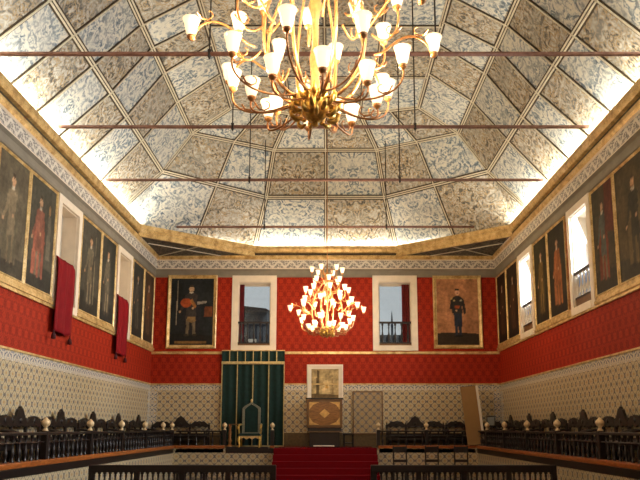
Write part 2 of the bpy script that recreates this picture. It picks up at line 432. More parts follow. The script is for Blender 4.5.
# ------------------------------------------------------------------ ceiling: painted panels between gilt ribs
LV = [(-0.18, 6.50), (0.976, 8.258), (1.848, 9.70), (3.232, 10.42)]
Yn = [[-4, -2.2, -.9, .4, 1.7, 3.0, 4.2, 5.45, 6.7, 7.9, 9.1, 10.35, 11.6, 12.84, 14.08, 15.35, 16.75, 18.4, 20.5],
      [-4, -1.5, -.2, 1.1, 2.4, 3.7, 4.9, 6.15, 7.4, 8.6, 9.8, 11.05, 12.3, 13.54, 14.79, 16.1, 17.45, 19.0, 21.46],
      [-4, -.8, .5, 1.8, 3.1, 4.4, 5.6, 6.85, 8.1, 9.3, 10.5, 11.75, 13.0, 14.25, 15.48, 16.5, 17.8, 19.5, 21.75],
      [-4, -.4, .8, 2.1, 3.4, 4.7, 5.9, 7.15, 8.4, 9.6, 10.8, 12.05, 13.3, 14.4, 15.4, 16.45, 17.5, 19.1, 21.3]]
CORN = [(2.70, 25.15), (2.15, 24.024), (1.82, 23.152), (1.17, 21.768)]
def ring(l):
    d, z = LV[l]; X = W - d; bx, by = CORN[l]; z += E
    R = [Vector((X, y, z)) for y in Yn[l]]
    sc_ = R[-1]; bc = Vector((bx, by, z)); mid = (sc_ + bc) / 2
    if l == 0: mid = Vector(((6.48 + 2.70) / 2, (22.0 + 25.15) / 2, z))
    half = R + [mid, bc]
    full = half + [Vector((0, by, z))] + [Vector((-p.x, p.y, p.z)) for p in reversed(half)]
    return full
z0b = E + 6.50
RG = [ring(l) for l in range(4)]
N = len(RG[0]); nside = len(Yn[0])
faces = []
for l in range(3):
    for k in range(N - 1):
        pts = [RG[l][k], RG[l][k + 1], RG[l + 1][k + 1], RG[l + 1][k]]
        par = (k + l + 1) % 2
        ax = RG[l + 1][k] + RG[l + 1][k + 1] - RG[l][k] - RG[l][k + 1]
        key = 'brown' if par else 'blue'
        if l == 0 and k == nside - 1:      # the corner panel bends where the chamfer meets the long side
            c = Vector((6.48, 22.0, z0b)); faces.append(([RG[0][k], c, RG[1][k]], key, ax)); pts = [c, RG[0][k + 1], RG[1][k + 1], RG[1][k]]
        if l == 0 and k == N - 1 - nside:
            c = Vector((-6.48, 22.0, z0b)); faces.append(([c, RG[0][k + 1], RG[1][k + 1]], key, ax)); pts = [RG[0][k], c, RG[1][k + 1], RG[1][k]]
        faces.append((pts, key, ax))
ztop = RG[3][0].z
topY = [-4, -1.9, .6, 3.2, 5.9, 8.6, 11.3, 14.0, 16.68, 19.36]
XT = W - 3.232
for i in range(len(topY) - 1):
    for j, (xa, xb) in enumerate(((-XT, -XT / 2), (-XT / 2, 0), (0, XT / 2), (XT / 2, XT))):
        faces.append(([(xa, topY[i], ztop), (xa, topY[i + 1], ztop), (xb, topY[i + 1], ztop), (xb, topY[i], ztop)], 'brown' if (i + j) % 2 else 'blue', (0, 1, 0)))
yl = 19.36; cL = Vector((-XT, 21.3, ztop)); bL = Vector((-1.17, 21.768, ztop)); cR = Vector((XT, 21.3, ztop)); bR = Vector((1.17, 21.768, ztop))
faces += [([(-XT, yl, ztop), cL, bL, (-1.17, yl, ztop)], 'brown', (0, 1, 0)), ([(-1.17, yl, ztop), bL, (0, 21.768, ztop), (0, yl, ztop)], 'blue', (0, 1, 0)),
          ([(0, yl, ztop), (0, 21.768, ztop), bR, (1.17, yl, ztop)], 'brown', (0, 1, 0)), ([(1.17, yl, ztop), bR, cR, (XT, yl, ztop)], 'blue', (0, 1, 0))]
ceil = struct(panel_mesh('ceiling', faces, None))
me = ceil.data; bm = bmesh.new(); bm.from_mesh(me)
for f in bm.faces:
    if f.normal.dot(Vector((0, 8, E + 3)) - f.calc_center_median()) < 0: f.normal_flip()
bm.to_mesh(me); bm.free()
def inward(p): return (Vector((0, min(p.y, 17.0), E + 4.0)) - p).normalized()
b1, b2 = MB(), MB()
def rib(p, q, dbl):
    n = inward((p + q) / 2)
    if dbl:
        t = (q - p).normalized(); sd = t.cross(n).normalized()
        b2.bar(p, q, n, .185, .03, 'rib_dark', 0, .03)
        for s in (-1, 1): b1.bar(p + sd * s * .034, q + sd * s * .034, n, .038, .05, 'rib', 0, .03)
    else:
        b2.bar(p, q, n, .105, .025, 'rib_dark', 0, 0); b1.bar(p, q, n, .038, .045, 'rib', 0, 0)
for l in range(1, 4):
    for k in range(N - 1): rib(RG[l][k], RG[l][k + 1], True)
for l in range(3):
    for k in range(1, N - 1):
        corner = k in (nside - 1, nside + 1, N - nside, N - nside - 2)
        rib(RG[l][k], RG[l + 1][k], corner)
for y in topY[1:]: rib(Vector((-XT, y, ztop)), Vector((XT, y, ztop)), False)
for x in (-XT / 2, 0, XT / 2): rib(Vector((x, YN, ztop)), Vector((x, yl, ztop)), False)
rib(Vector((0, yl, ztop)), Vector((0, 21.77, ztop)), False)
for s in (-1, 1): rib(Vector((s * 1.17, yl, ztop)), Vector((s * 1.17, 21.768, ztop)), False)
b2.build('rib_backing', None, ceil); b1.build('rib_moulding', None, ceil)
# weatherproof lid above the vault so no sky leaks in
struct(MB().box(-W - DEP, W + DEP, YN - DEP, YB + DEP, E + 10.9, E + 11.1, 'plaster').build('trim_%d' % (tn + 1))); tn += 1

# ------------------------------------------------------------------ windows
def turned(h, r=0.035):
    return [(r * .8, 0), (r * .8, h * .06), (r * .45, h * .1), (r * .9, h * .25), (r * 1.0, h * .34), (r * .5, h * .5), (r * .38, h * .62), (r * .55, h * .8), (r * .38, h * .86), (r * .8, h * .92), (r * .8, h)]
wn = 0
def window(place, c, mode):
    """local frame: u along the wall, w into the room (negative = outward)"""
    global wn; wn += 1
    if place == 'back': P = lambda u, w, z: Vector((c + u, YB - w, z)); ho, hi = BHO, BHI
    else:
        s = 1 if place == 'right' else -1
        P = lambda u, w, z: Vector((s * (W - w), c + u, z)); ho, hi = HW, HI
    def bx(b, u0, u1, w0, w1, z0, z1, m):
        A = P(u0, w0, z0); B = P(u1, w1, z1)
        b.box(min(A.x, B.x), max(A.x, B.x), min(A.y, B.y), max(A.y, B.y), z0, z1, m)
    z0, z1 = WIN_IN[1], WIN_IN[2]; zo0, zo1 = (WZ0, WZ1) if place != 'back' else (E + 2.78, E + 5.56)
    # stone surround (with its lining through the wall) is the window itself
    b = MB()
    bx(b, -ho, -hi, 0, .07, zo0, zo1, 'trim'); bx(b, hi, ho, 0, .07, zo0, zo1, 'trim'); bx(b, -hi, hi, 0, .07, z1, zo1, 'trim'); bx(b, -hi, hi, 0, .09, zo0, z0, 'trim')
    for u0, u1 in ((-hi, -hi + .02), (hi - .02, hi)): bx(b, u0, u1, -DEP, 0, z0, z1, 'trim')
    bx(b, -hi, hi, -DEP, 0, z1 - .02, z1, 'trim'); bx(b, -hi, hi, -DEP, 0, z0, z0 + .02, 'trim')
    w = struct(b.build('window_%d' % wn))
    # sash
    b = MB(); q = -DEP + .06
    if mode != 'shut':
        for u0, u1 in ((-hi + .02, -hi + .07), (hi - .07, hi - .02)): bx(b, u0, u1, q - .04, q, z0 + .02, z1 - .02, 'shutter')
        bx(b, -hi + .07, hi - .07, q - .04, q, z1 - .08, z1 - .02, 'shutter'); bx(b, -hi + .07, hi - .07, q - .04, q, z0 + .02, z0 + .10, 'shutter')
        if mode == 'side': bx(b, -.025, .025, q - .035, q - .005, z0 + .1, z1 - .08, 'shutter')
        b.build('sash', None, w)
        b = MB(); bx(b, -hi + .06, hi - .06, q - .024, q - .018, z0 + .08, z1 - .06, 'glass'); b.build('pane', None, w)
    else:
        for u0, u1 in ((-hi + .02, -.004), (.004, hi - .02)):
            b = MB(); bx(b, u0, u1, q - .04, q, z0 + .02, z1 - .02, 'shutter')
            for a0, a1 in ((z0 + .12, z0 + .8), (z0 + .9, z0 + 1.6), (z0 + 1.7, z1 - .1)): bx(b, u0 + .08, u1 - .08, q, q + .015, a0, a1, 'shutter')
            b.build('shutter', None, w)
    # railing
    zr = E + 3.85; b = MB(); g = -.02
    bx(b, -hi + .02, hi - .02, g - .04, g + .05, zr - .07, zr, 'dark'); zp = z0 + (.20 if place != 'back' else .08); bx(b, -hi + .02, hi - .02, g - .03, g + .03, z0 + .02, zp, 'brownwood')
    bx(b, -hi + .02, hi - .02, g - .04, g + .04, zp, zp + .05, 'dark')
    r = b.build('railing', None, w)
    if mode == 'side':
        b = MB(); bx(b, -hi + .02, hi - .02, g - .09, g - .07, z0 + .28, zr - .08, 'sky_shadow'); b.build('sky_shadow_panel', None, w)  # added sheet, coloured as the sky-lit shadow in the baluster gaps
    n = 5
    for k in range(n):
        u = -hi + .02 + (2 * hi - .04) * (k + .5) / n; p = P(u, g, zp + .05)
        MB().lathe(turned(zr - .12 - zp, .05), p, 10, 'dark' if place == 'back' else 'shutter').build('baluster', None, r)
    return w
for c in SIDE_ALL: window('left', c, 'shut')
for c in SIDE_ALL: window('right', c, 'side')
for c in BACK_WIN: window('back', c, 'back')
def curtain(name, x, y, z0, z1, wid, label):
    b = MB(); nn = 18; pts = []
    for k in range(nn + 1):
        u = k / nn; pts.append((x + (u - .5) * wid, y + .022 * math.sin(u * PI * 7)))
    outline = pts + [(px, py + .012) for px, py in reversed(pts)]
    b.prism(outline, (0, 0, z0), (1, 0, 0), (0, 1, 0), (0, 0, z1 - z0), 'darkred')
    tag(b.build(name), label, 'curtain')
curtain('window_curtain', BACK_WIN[0] - .49, YB + .28, WIN_IN[1] + .03, WIN_IN[2] - .03, .17, 'narrow dark red curtain drawn aside in the window above the green hanging')
curtain('window_curtain', BACK_WIN[1] + .43, YB + .28, WIN_IN[1] + .03, WIN_IN[2] - .03, .29, 'dark red curtain drawn aside in the window beside the uniformed portrait')
# buildings outside the far windows
t = thing('house', 'dark house with a low tiled roof seen through the window above the green hanging', 'building', (-3.1, 33, 0))
b = MB().box(-3.2, .25, 0, 5, 0, 7.2, 'stucco'); b.build('wall', None, t)
b = MB().prism([(-3.5, 0), (.45, 0), (.2, .14), (-2.9, .5)], (0, -.3, 7.2), (1, 0, 0), (0, 0, 1), (0, 5.6, 0), 'rooftile'); b.build('roof', None, t)
MB().box(-.7, -.25, -.03, 0, 5.7, 5.9, 'paper').build('house_window', None, t)
t = thing('church_tower', 'distant slim spire on the skyline through the window beside the uniformed portrait', 'building', (6.6, 70, 0))
MB().box(-.12, .12, -.12, .12, 0, 12.0, 'stucco').build('tower', None, t); MB().lathe([(.14, 0), (.04, 1.3), (0, 1.6)], (0, 0, 12.0), 8, 'stucco').build('spire', None, t)
t = thing('terrace_building', 'low distant block on the skyline through the window beside the uniformed portrait', 'building', (5.2, 60, 0))
MB().box(-4, 5, 0, 4, 0, 9.2, 'stucco').build('wall', None, t); MB().prism([(-4.2, 0), (5.2, 0), (4.6, .5), (-3.6, .5)], (0, -.2, 9.2), (1, 0, 0), (0, 0, 1), (0, 4.4, 0), 'rooftile').build('roof', None, t)

# ------------------------------------------------------------------ red cloths over the left window railings
def cloth(c, label):
    t = thing('red_cloth', label, 'cloth', (-W + .05, c - .22, E + 2.2), 0, 'red cloths hung from the wall windows')
    nu, nz = 26, 20; rows = []; top, bot = 3.97 - 2.2, 0.0
    b = MB()
    def pt(i, j, off):
        u = i / nu; v = j / nz
        fold = .035 * math.sin(u * PI * 5.2 + .6 + .5 * v) * (.35 + .65 * v) + .012 * math.sin(u * 31 + v * 5)
        y = (u - .5) * (1.14 + .04 * v)
        x = .075 + fold + off + (.0 if v > .06 else -.05 * (1 - v / .06))
        z = top - (top - bot) * v + .02 * math.sin(u * 9) * v
        return (x, y, z)
    g0 = [[b.bm.verts.new(pt(i, j, .008)) for i in range(nu + 1)] for j in range(nz + 1)]
    g1 = [[b.bm.verts.new(pt(i, j, -.008)) for i in range(nu + 1)] for j in range(nz + 1)]
    mi = b.mi('redcloth')
    for j in range(nz):
        for i in range(nu):
            for g in (g0, g1):
                f = b.bm.faces.new((g[j][i], g[j][i + 1], g[j + 1][i + 1], g[j + 1][i])); f.smooth = True; f.material_index = mi
    ed = [(0, i) for i in range(nu + 1)] + [(j, nu) for j in range(1, nz + 1)] + [(nz, i) for i in range(nu - 1, -1, -1)] + [(j, 0) for j in range(nz - 1, 0, -1)]
    for k in range(len(ed)):
        a, d = ed[k], ed[(k + 1) % len(ed)]
        f = b.bm.faces.new((g0[a[0]][a[1]], g0[d[0]][d[1]], g1[d[0]][d[1]], g1[a[0]][a[1]])); f.material_index = mi
    # fold back over the rail
    b.box(-.16, .03, -.40, .56, top - .02, top, 'redcloth'); b.box(-.17, -.155, -.38, .56, top - .3, top, 'redcloth')
    b.build('drape', None, t)
    for u in (0, nu):
        p = pt(u, nz, 0)
        MB().lathe([(0, .02), (.018, .01), (.012, -.04), (.04, -.07), (.05, -.11), (.055, -.19), (.0, -.2)], (p[0], p[1], p[2] + .01), 10, 'tassel').build('tassel', None, t)
cloth(SIDE_WIN[0], 'red tasselled cloth hanging out of the window between the two nearer pairs of paintings')
cloth(SIDE_WIN[1], 'red tasselled cloth hanging out of the window close to the portrait of the armoured king')

# ------------------------------------------------------------------ paintings
def noise2(x, y, sd):
    def h(i, j): return (math.sin(i * 127.1 + j * 311.7 + sd * 74.7) * 43758.5453) % 1.0
    i, j = math.floor(x), math.floor(y); fx, fy = x - i, y - j; fx = fx * fx * (3 - 2 * fx); fy = fy * fy * (3 - 2 * fy)
    return (h(i, j) * (1 - fx) + h(i + 1, j) * fx) * (1 - fy) + (h(i, j + 1) * (1 - fx) + h(i + 1, j + 1) * fx) * fy
def in_poly(x, y, P):
    c = False; n = len(P)
    for i in range(n):
        (x1, y1), (x2, y2) = P[i], P[(i + 1) % n]
        if (y1 > y) != (y2 > y) and x < (x2 - x1) * (y - y1) / (y2 - y1) + x1: c = not c
    return c
def king(sd, bg, ground, robe, cape, leg, skin=(176, 140, 108), cx=.5, hy=.80, sc_=1.0, extra=()):
    """generic full-length figure in state dress: painted areas in canvas coordinates (0..1, 0..1)"""
    r = random.Random(sd); q = lambda px, py: (cx + (px - .5) * sc_, hy + (py - .80) * sc_)
    up = lambda c: tuple(v * 1.12 for v in c); robe, cape, leg = up(robe), up(cape), up(leg)
    L = []
    L.append(('poly', [(0, 0), (1, 0), (1, ground), (0, ground + .03)], tuple(int(v * .55) + 12 for v in bg)))
    L.append(('poly', [q(.26, .12), q(.70, .10), q(.72, .45), q(.64, .72), q(.38, .72), q(.28, .42)], cape))
    for s in (-1, 1):
        L.append(('poly', [q(.5 + s * .02, .44), q(.5 + s * .12, .44), q(.5 + s * .105, .22), q(.5 + s * .12, .10), q(.5 + s * .05, .10), q(.5 + s * .035, .25)], leg))
        L.append(('ell', q(.5 + s * .10, .095), (.06 * sc_, .02 * sc_), tuple(int(v * .5) for v in leg)))
    L.append(('poly', [q(.37, .34), q(.63, .34), q(.60, .55), q(.65, .70), q(.55, .745), q(.45, .745), q(.35, .70), q(.40, .55)], robe))
    L.append(('poly', [q(.35, .70), q(.40, .71), q(.36, .54), q(.26, .44), q(.22, .47), q(.30, .57)], robe))
    L.append(('poly', [q(.65, .70), q(.60, .71), q(.62, .56), q(.54, .49), q(.54, .53), q(.58, .58)], robe))
    L.append(('ell', q(.235, .45), (.028 * sc_, .018 * sc_), skin)); L.append(('ell', q(.54, .505), (.028 * sc_, .018 * sc_), skin))
    L.append(('ell', q(.5, .745), (.055 * sc_, .014 * sc_), (180, 170, 150)))
    L.append(('ell', q(.5, .80), (.06 * sc_, .048 * sc_), skin)); L.append(('ell', q(.5, .845), (.052 * sc_, .018 * sc_), tuple(int(v * .35) for v in skin)))
    L.append(('ell', q(.5, .768), (.026 * sc_, .010 * sc_), tuple(int(v * .75) for v in skin)))
    L += [e if e[0] == 'poly' else e for e in extra]
    return L
def painting_mesh(w, h, bg, layers, sd, nx=30, ny=56):
    me = bpy.data.meshes.new('canvas'); vs = []; fs = []; cols = []
    for j in range(ny + 1):
        for i in range(nx + 1):
            u, v = i / nx, j / ny; vs.append(((u - .5) * w, 0, v * h))
            n = noise2(u * 5, v * 7, sd) * .6 + noise2(u * 13, v * 17, sd + 3) * .4
            c = [x * (.72 + .56 * n) for x in bg]
            for L in layers:
                hit = in_poly(u, v, L[1]) if L[0] == 'poly' else ((u - L[1][0]) / L[2][0]) ** 2 + ((v - L[1][1]) / L[2][1]) ** 2 < 1
                if hit: c = [x * (.78 + .44 * n) for x in (L[2] if L[0] == 'poly' else L[3])]
            cols.append((*lin([max(0, min(255, x)) / 255 for x in c]), 1))
    for j in range(ny):
        for i in range(nx):
            a = j * (nx + 1) + i; fs.append((a, a + 1, a + nx + 2, a + nx + 1))
    me.from_pydata(vs, [], fs); ca = me.color_attributes.new('paint', 'FLOAT_COLOR', 'POINT')
    for k, c in enumerate(cols): ca.data[k].color = c
    me.materials.append(M['canvas']); return me
def painting(name, label, cat, loc, rz, w, h, fw, bg, layers, sd, group=None, fm='gold', fd=.07, res=(36, 64)):
    """stands on loc (bottom centre, on the wall plane); local -y looks into the room"""
    t = thing(name, label, cat, loc, rz, group)
    b = MB()
    prof = [(0, 0), (0, -fd * .7), (fw * .25, -fd), (fw * .6, -fd * .75), (fw * .8, -fd * .55), (fw, -fd * .5), (fw, 0)]
    def pt(k, d, y):
        x0, x1, z0, z1 = -w / 2 + d, w / 2 - d, d, h - d
        return ((x0, y, z0), (x1, y, z0), (x1, y, z1), (x0, y, z1))[k]
    for k in range(4):
        for (d0, y0), (d1, y1) in zip(prof, prof[1:]): b.face([pt(k, d0, y0), pt((k + 1) % 4, d0, y0), pt((k + 1) % 4, d1, y1), pt(k, d1, y1)], fm)
    b.build('frame', None, t)
    me = painting_mesh(w - 2 * fw + .01, h - 2 * fw + .01, bg, layers, sd, *res)
    o = bpy.data.objects.new('canvas', me); COL.objects.link(o); o.parent = t; o.location = (0, -fd * .35, fw - .005)
    MB().box(-w / 2 + .02, w / 2 - .02, -fd * .3, -.002, .02, h - .02, 'brownwood').build('backing_board', None, t)
    return t
ZP, HP = E + 2.965, 2.52
G = 'full length portraits of kings'
def sidepic(s, y0, y1, *a): return painting('royal_portrait', a[0], 'painting', (s * W, (y0 + y1) / 2, ZP), -PI / 2 if s > 0 else PI / 2, y1 - y0, HP, .055, *a[1:], group=G, fd=.06)
# left wall, near to far (s=-1: looks towards +x)
sidepic(-1, 12.72, 14.16, 'dim grey portrait at the frame edge, before the red-robed portrait on the pale red wall', (92, 84, 68), king(1, (92, 84, 68), .16, (112, 100, 80), (84, 78, 62), (104, 92, 72)), 1)
sidepic(-1, 14.18, 15.64, 'portrait with a rosy red robe beside the nearer red cloth', (70, 68, 58), king(2, (70, 68, 58), .2, (116, 74, 60), (132, 78, 62), (96, 86, 72), cx=.42, extra=[('ell', (.78, .78), (.05, .05), (150, 118, 80)), ('poly', [(.7, .3), (.88, .3), (.84, .72), (.74, .72)], (104, 98, 84))]), 2)
sidepic(-1, 17.32, 18.90, 'dark portrait with a pale lance right after the nearer red cloth', (66, 64, 56), king(3, (66, 64, 56), .2, (90, 84, 70), (58, 56, 48), (112, 104, 88), extra=[('poly', [(.70, .12), (.725, .12), (.76, .9), (.735, .9)], (136, 128, 106))]), 3)
sidepic(-1, 18.92, 20.28, 'dark portrait just before the farther red cloth', (56, 56, 50), king(4, (56, 56, 50), .18, (84, 78, 66), (62, 58, 50), (120, 110, 90), cx=.48), 4)
sidepic(-1, 22.06, 23.46, 'dusky portrait just beyond the farther red cloth', (54, 54, 50), king(5, (54, 54, 50), .18, (72, 68, 60), (46, 46, 42), (84, 78, 66)), 5)
sidepic(-1, 23.48, 24.88, 'brownish portrait filling the corner next to the armoured king', (70, 56, 42), king(6, (70, 56, 42), .18, (92, 64, 44), (60, 46, 36), (84, 66, 50)), 6)
# right wall
sidepic(1, 12.72, 14.34, 'large brown portrait at the frame edge on the orange-lit wall', (72, 62, 42), king(7, (72, 62, 42), .16, (46, 42, 34), (84, 72, 48), (52, 46, 36), cx=.55), 7)
sidepic(1, 14.36, 15.66, 'portrait with reddish drapery beside the nearer open window on the orange-lit wall', (62, 56, 42), king(8, (62, 56, 42), .18, (66, 72, 66), (96, 46, 32), (88, 78, 60), cx=.45, extra=[('poly', [(.55, .55), (1, .5), (1, 1), (.6, 1)], (86, 40, 30))]), 8)
sidepic(1, 17.46, 18.96, 'portrait of a figure in a tawny robe between the two open windows', (40, 36, 26), king(9, (40, 36, 26), .18, (120, 72, 40), (132, 82, 46), (96, 66, 40)), 9)
sidepic(1, 18.98, 20.30, 'dark greenish portrait just before the farther open window', (44, 40, 24), king(10, (44, 40, 24), .18, (92, 74, 38), (60, 50, 28), (104, 84, 48)), 10)
sidepic(1, 22.04, 23.52, 'deep brown portrait just beyond the farther open window', (38, 28, 20), king(11, (38, 28, 20), .18, (66, 44, 28), (50, 34, 24), (80, 56, 36)), 11)
sidepic(1, 23.54, 24.88, 'deep brown portrait filling the corner next to the uniformed man', (40, 30, 22), king(12, (40, 30, 22), .18, (54, 40, 28), (46, 32, 24), (72, 52, 36)), 12)
# far wall
arm = king(20, (34, 34, 34), .14, (50, 46, 44), (30, 30, 34), (96, 86, 70), (168, 140, 110), cx=.48, hy=.84, sc_=.98,
           extra=[('ell', (.36, .63), (.13, .07), (150, 70, 36)), ('poly', [(.44, .66), (.50, .70), (.60, .58), (.56, .55)], (140, 96, 52)), ('poly', [(.40, .42), (.58, .42), (.60, .36), (.50, .33), (.38, .36)], (124, 100, 66)), ('poly', [(.13, .30), (.15, .30), (.17, .97), (.15, .97)], (150, 140, 120)),
                  ('poly', [(.62, .60), (.84, .63), (.84, .66), (.62, .65)], (130, 124, 116)), ('poly', [(.78, .42), (.97, .42), (.97, .58), (.80, .58)], (104, 60, 38)),
                  ('poly', [(.12, .02), (.85, .02), (.85, .06), (.12, .06)], (120, 92, 52))])
painting('royal_portrait', 'portrait of a bearded king in dark armour, far wall corner', 'painting', (-4.885, YB, E + 2.86), 0, 1.82, 2.72, .13, (32, 36, 38), arm, 20, G, fd=.09, res=(64, 110))
off = [('poly', [(0, 0), (1, 0), (1, .17), (.5, .19), (0, .18)], (48, 38, 28)),
       ('poly', [(.40, .52), (.61, .52), (.585, .14), (.52, .14), (.505, .42), (.495, .14), (.435, .14)], (36, 44, 60)), ('ell', (.52, .135), (.10, .016), (24, 22, 24)),
       ('poly', [(.36, .48), (.62, .48), (.60, .60), (.64, .70), (.54, .745), (.46, .745), (.35, .70), (.39, .60)], (44, 42, 42)),
       ('poly', [(.35, .70), (.40, .70), (.38, .58), (.46, .55), (.46, .51), (.31, .55)], (38, 36, 38)), ('poly', [(.65, .70), (.60, .70), (.61, .58), (.65, .46), (.70, .48), (.68, .60)], (38, 36, 38)),
       ('poly', [(.42, .60), (.56, .60), (.54, .55), (.44, .55)], (158, 76, 40)), ('ell', (.42, .67), (.025, .014), (190, 170, 120)), ('ell', (.58, .67), (.03, .014), (190, 180, 150)),
       ('ell', (.36, .70), (.03, .014), (176, 150, 90)), ('ell', (.47, .52), (.025, .014), (186, 150, 116)), ('ell', (.50, .797), (.050, .046), (208, 164, 132)), ('ell', (.495, .836), (.052, .016), (40, 30, 26)),
       ('ell', (.505, .782), (.020, .005), (70, 46, 34))]
painting('royal_portrait', 'portrait of a standing man in dark uniform on a tawny ground', 'painting', (4.83, YB, E + 2.86), 0, 1.78, 2.70, .13, (164, 116, 82), off, 21, G, fd=.09, res=(64, 110))
nich = [('poly', [(0, 0), (1, 0), (1, .16), (0, .2)], (112, 92, 62)), ('poly', [(.18, .16), (.30, .16), (.28, .92), (.23, .98), (.20, .92)], (96, 80, 54)), ('poly', [(.36, .2), (.7, .18), (.62, .62), (.46, .66)], (206, 182, 134)),
        ('poly', [(.5, .36), (.62, .36), (.6, .52), (.52, .54)], (182, 142, 80)), ('poly', [(.72, .16), (.82, .16), (.79, .7), (.75, .7)], (150, 128, 90))]
painting('small_painting', 'small sepia painting in a pale stone surround above the wooden lectern', 'painting', (-.018, YB, E + .86), 0, 1.30, 1.42, .16, (178, 156, 112), nich, 22, None, 'trim', .06)

# ------------------------------------------------------------------ dais with tiled front along the walls
BX = 5.27; BY = 24.15        # balustrade lines
b = MB()
for s in (-1, 1):
    x = sorted((s * W, s * (BX - .08)))
    b.box(x[0], x[1], 8.0, YB, 0, DZ, 'tile')
b.box(-BX + .08, BX - .08, BY - .1, YB, 0, DZ, 'tile')
d = b.build('dais'); struct(d)
b = MB()
for s in (-1, 1): b.box(*sorted((s * (W - .02), s * (BX + .1))), 8.05, YB - .02, DZ, DZ + .012, 'skirt')
b.box(-W + .02, W - .02, BY + .1, YB - .02, DZ + .012, DZ + .02, 'skirt'); b.build('dais_boards', None, d)
# red carpeted steps
t = thing('carpeted_steps', 'flight of red carpeted steps rising to the wooden lectern', 'steps', (0, BY - .1, 0))
ns = 5
for k in range(ns):
    zt = DZ - (k) * DZ / 5 + (.012 if k == 0 else 0)
    y1 = -.32 * k; 
    b = MB(); b.box(-1.74, 1.74, y1 - .32, y1 - .0, 0, zt, 'carpet', bev=.02); b.build('step', None, t)
MB().box(-1.6, 1.6, .0, .75, DZ + .02, DZ + .03, 'carpet').build('landing_carpet', None, t)

# ------------------------------------------------------------------ balustrades
def balustrade(pts, posts, label, ends=()):
    """one run of balustrade through pts (plan points); posts at the given distances along it"""
    t = thing('balustrade', label, 'balustrade', (pts[0][0], pts[0][1], DZ), 0, 'balustrades along the dais')
    o = Vector((pts[0][0], pts[0][1], 0)); p = [Vector((x, y, 0)) - o for x, y in pts]
    L = (p[1] - p[0]).length; d = (p[1] - p[0]).normalized(); n = Vector((-d.y, d.x, 0))
    H = .595
    def run(name, w, z0, z1, m, a=0, c=L, bev=.012):
        b = MB(); mt = Matrix.Translation(p[0]) @ Matrix(((d.x, n.x, 0, 0), (d.y, n.y, 0, 0), (0, 0, 1, 0), (0, 0, 0, 1)))
        b.box(a, c, -w / 2, w / 2, z0, z1, m, mat=mt, bev=bev); return b.build(name, None, t)
    run('base_plank', .24, -.01, .09, 'edge', -.02, L + .02, .02); run('plinth_board', .20, -.16, -.01, 'dark')
    run('handrail', .11, H - .055, H, 'dark'); run('middle_rail', .05, H - .20, H - .17, 'dark')
    for q in posts:
        c = p[0] + d * q
        b = MB(); mt = Matrix.Translation(c) @ Matrix(((d.x, n.x, 0, 0), (d.y, n.y, 0, 0), (0, 0, 1, 0), (0, 0, 0, 1)))
        b.box(-.06, .06, -.06, .06, .09, H + .02, 'dark', mat=mt, bev=.008); po = b.build('post', None, t)
        MB().lathe([(.0, 0), (.055, 0), (.055, .02), (.03, .04), (.028, .07), (.07, .11), (.085, .15), (.075, .19), (.035, .23), (.02, .25), (0, .26)], (c.x, c.y, H + .02), 12, 'finial').build('finial', None, po)
    me = None
    k = 0; pitch = .255; nb = int(L / pitch)
    for k in range(nb):
        q = (k + .5) * L / nb
        if any(abs(q - a) < .1 for a in posts): continue
        c = p[0] + d * q
        if me is None:
            o2 = MB().lathe(turned(H - .055 - .09, .042), (0, 0, .09), 8, 'dark').build('baluster', None, t); me = o2.data
        else:
            o2 = bpy.data.objects.new('baluster', me); COL.objects.link(o2); o2.parent = t
        o2.location = c
    return t
SP = [13.35, 15.85, 18.25, 20.6, 22.85]
for s, w in ((-1, 'on the daylit side, along the pale tiled wall'), (1, 'on the warm-lit side, along the yellowish tiled wall')):
    y0 = 8.55; balustrade([(s * BX, y0), (s * BX, BY)], [10.95 - y0] + [y - y0 for y in SP] + [BY - y0], 'long dark balustrade with pale finials ' + w)
balustrade([(-BX + .15, BY), (-3.46, BY)], [BX - .15 - 3.46], 'short dark balustrade before the bench, ending at the green hanging')
balustrade([(1.82, BY), (BX - .15, BY)], [0, 1.65], 'short dark balustrade running behind the leaning brown board')
def lone_post():
    t = thing('newel_post', 'single dark post with a pale finial beside the throne, at the steps', 'post', (-1.82, BY, DZ))
    b = MB(); b.box(-.075, .075, -.09, .09, 0, .08, 'edge', bev=.01); b.build('base', None, t)
    b = MB(); b.box(-.06, .06, -.06, .06, .08, .61, 'dark', bev=.008); b.build('shaft', None, t)
    MB().lathe([(.0, 0), (.055, 0), (.055, .02), (.03, .04), (.028, .07), (.07, .11), (.085, .15), (.075, .19), (.035, .23), (.02, .25), (0, .26)], (0, 0, .61), 12, 'finial').build('finial', None, t)
lone_post()
# plank closing the dais edge before the throne
MB().box(-3.38, -1.96, BY - .1, BY + .08, DZ + .0, DZ + .05, 'dark').build('trim_%d' % (tn + 1))['kind'] = 'structure'; tn += 1
b = MB(); b.box(-3.4, -1.76, BY - .115, BY - .1, DZ - .16, DZ, 'dark'); trim(b)

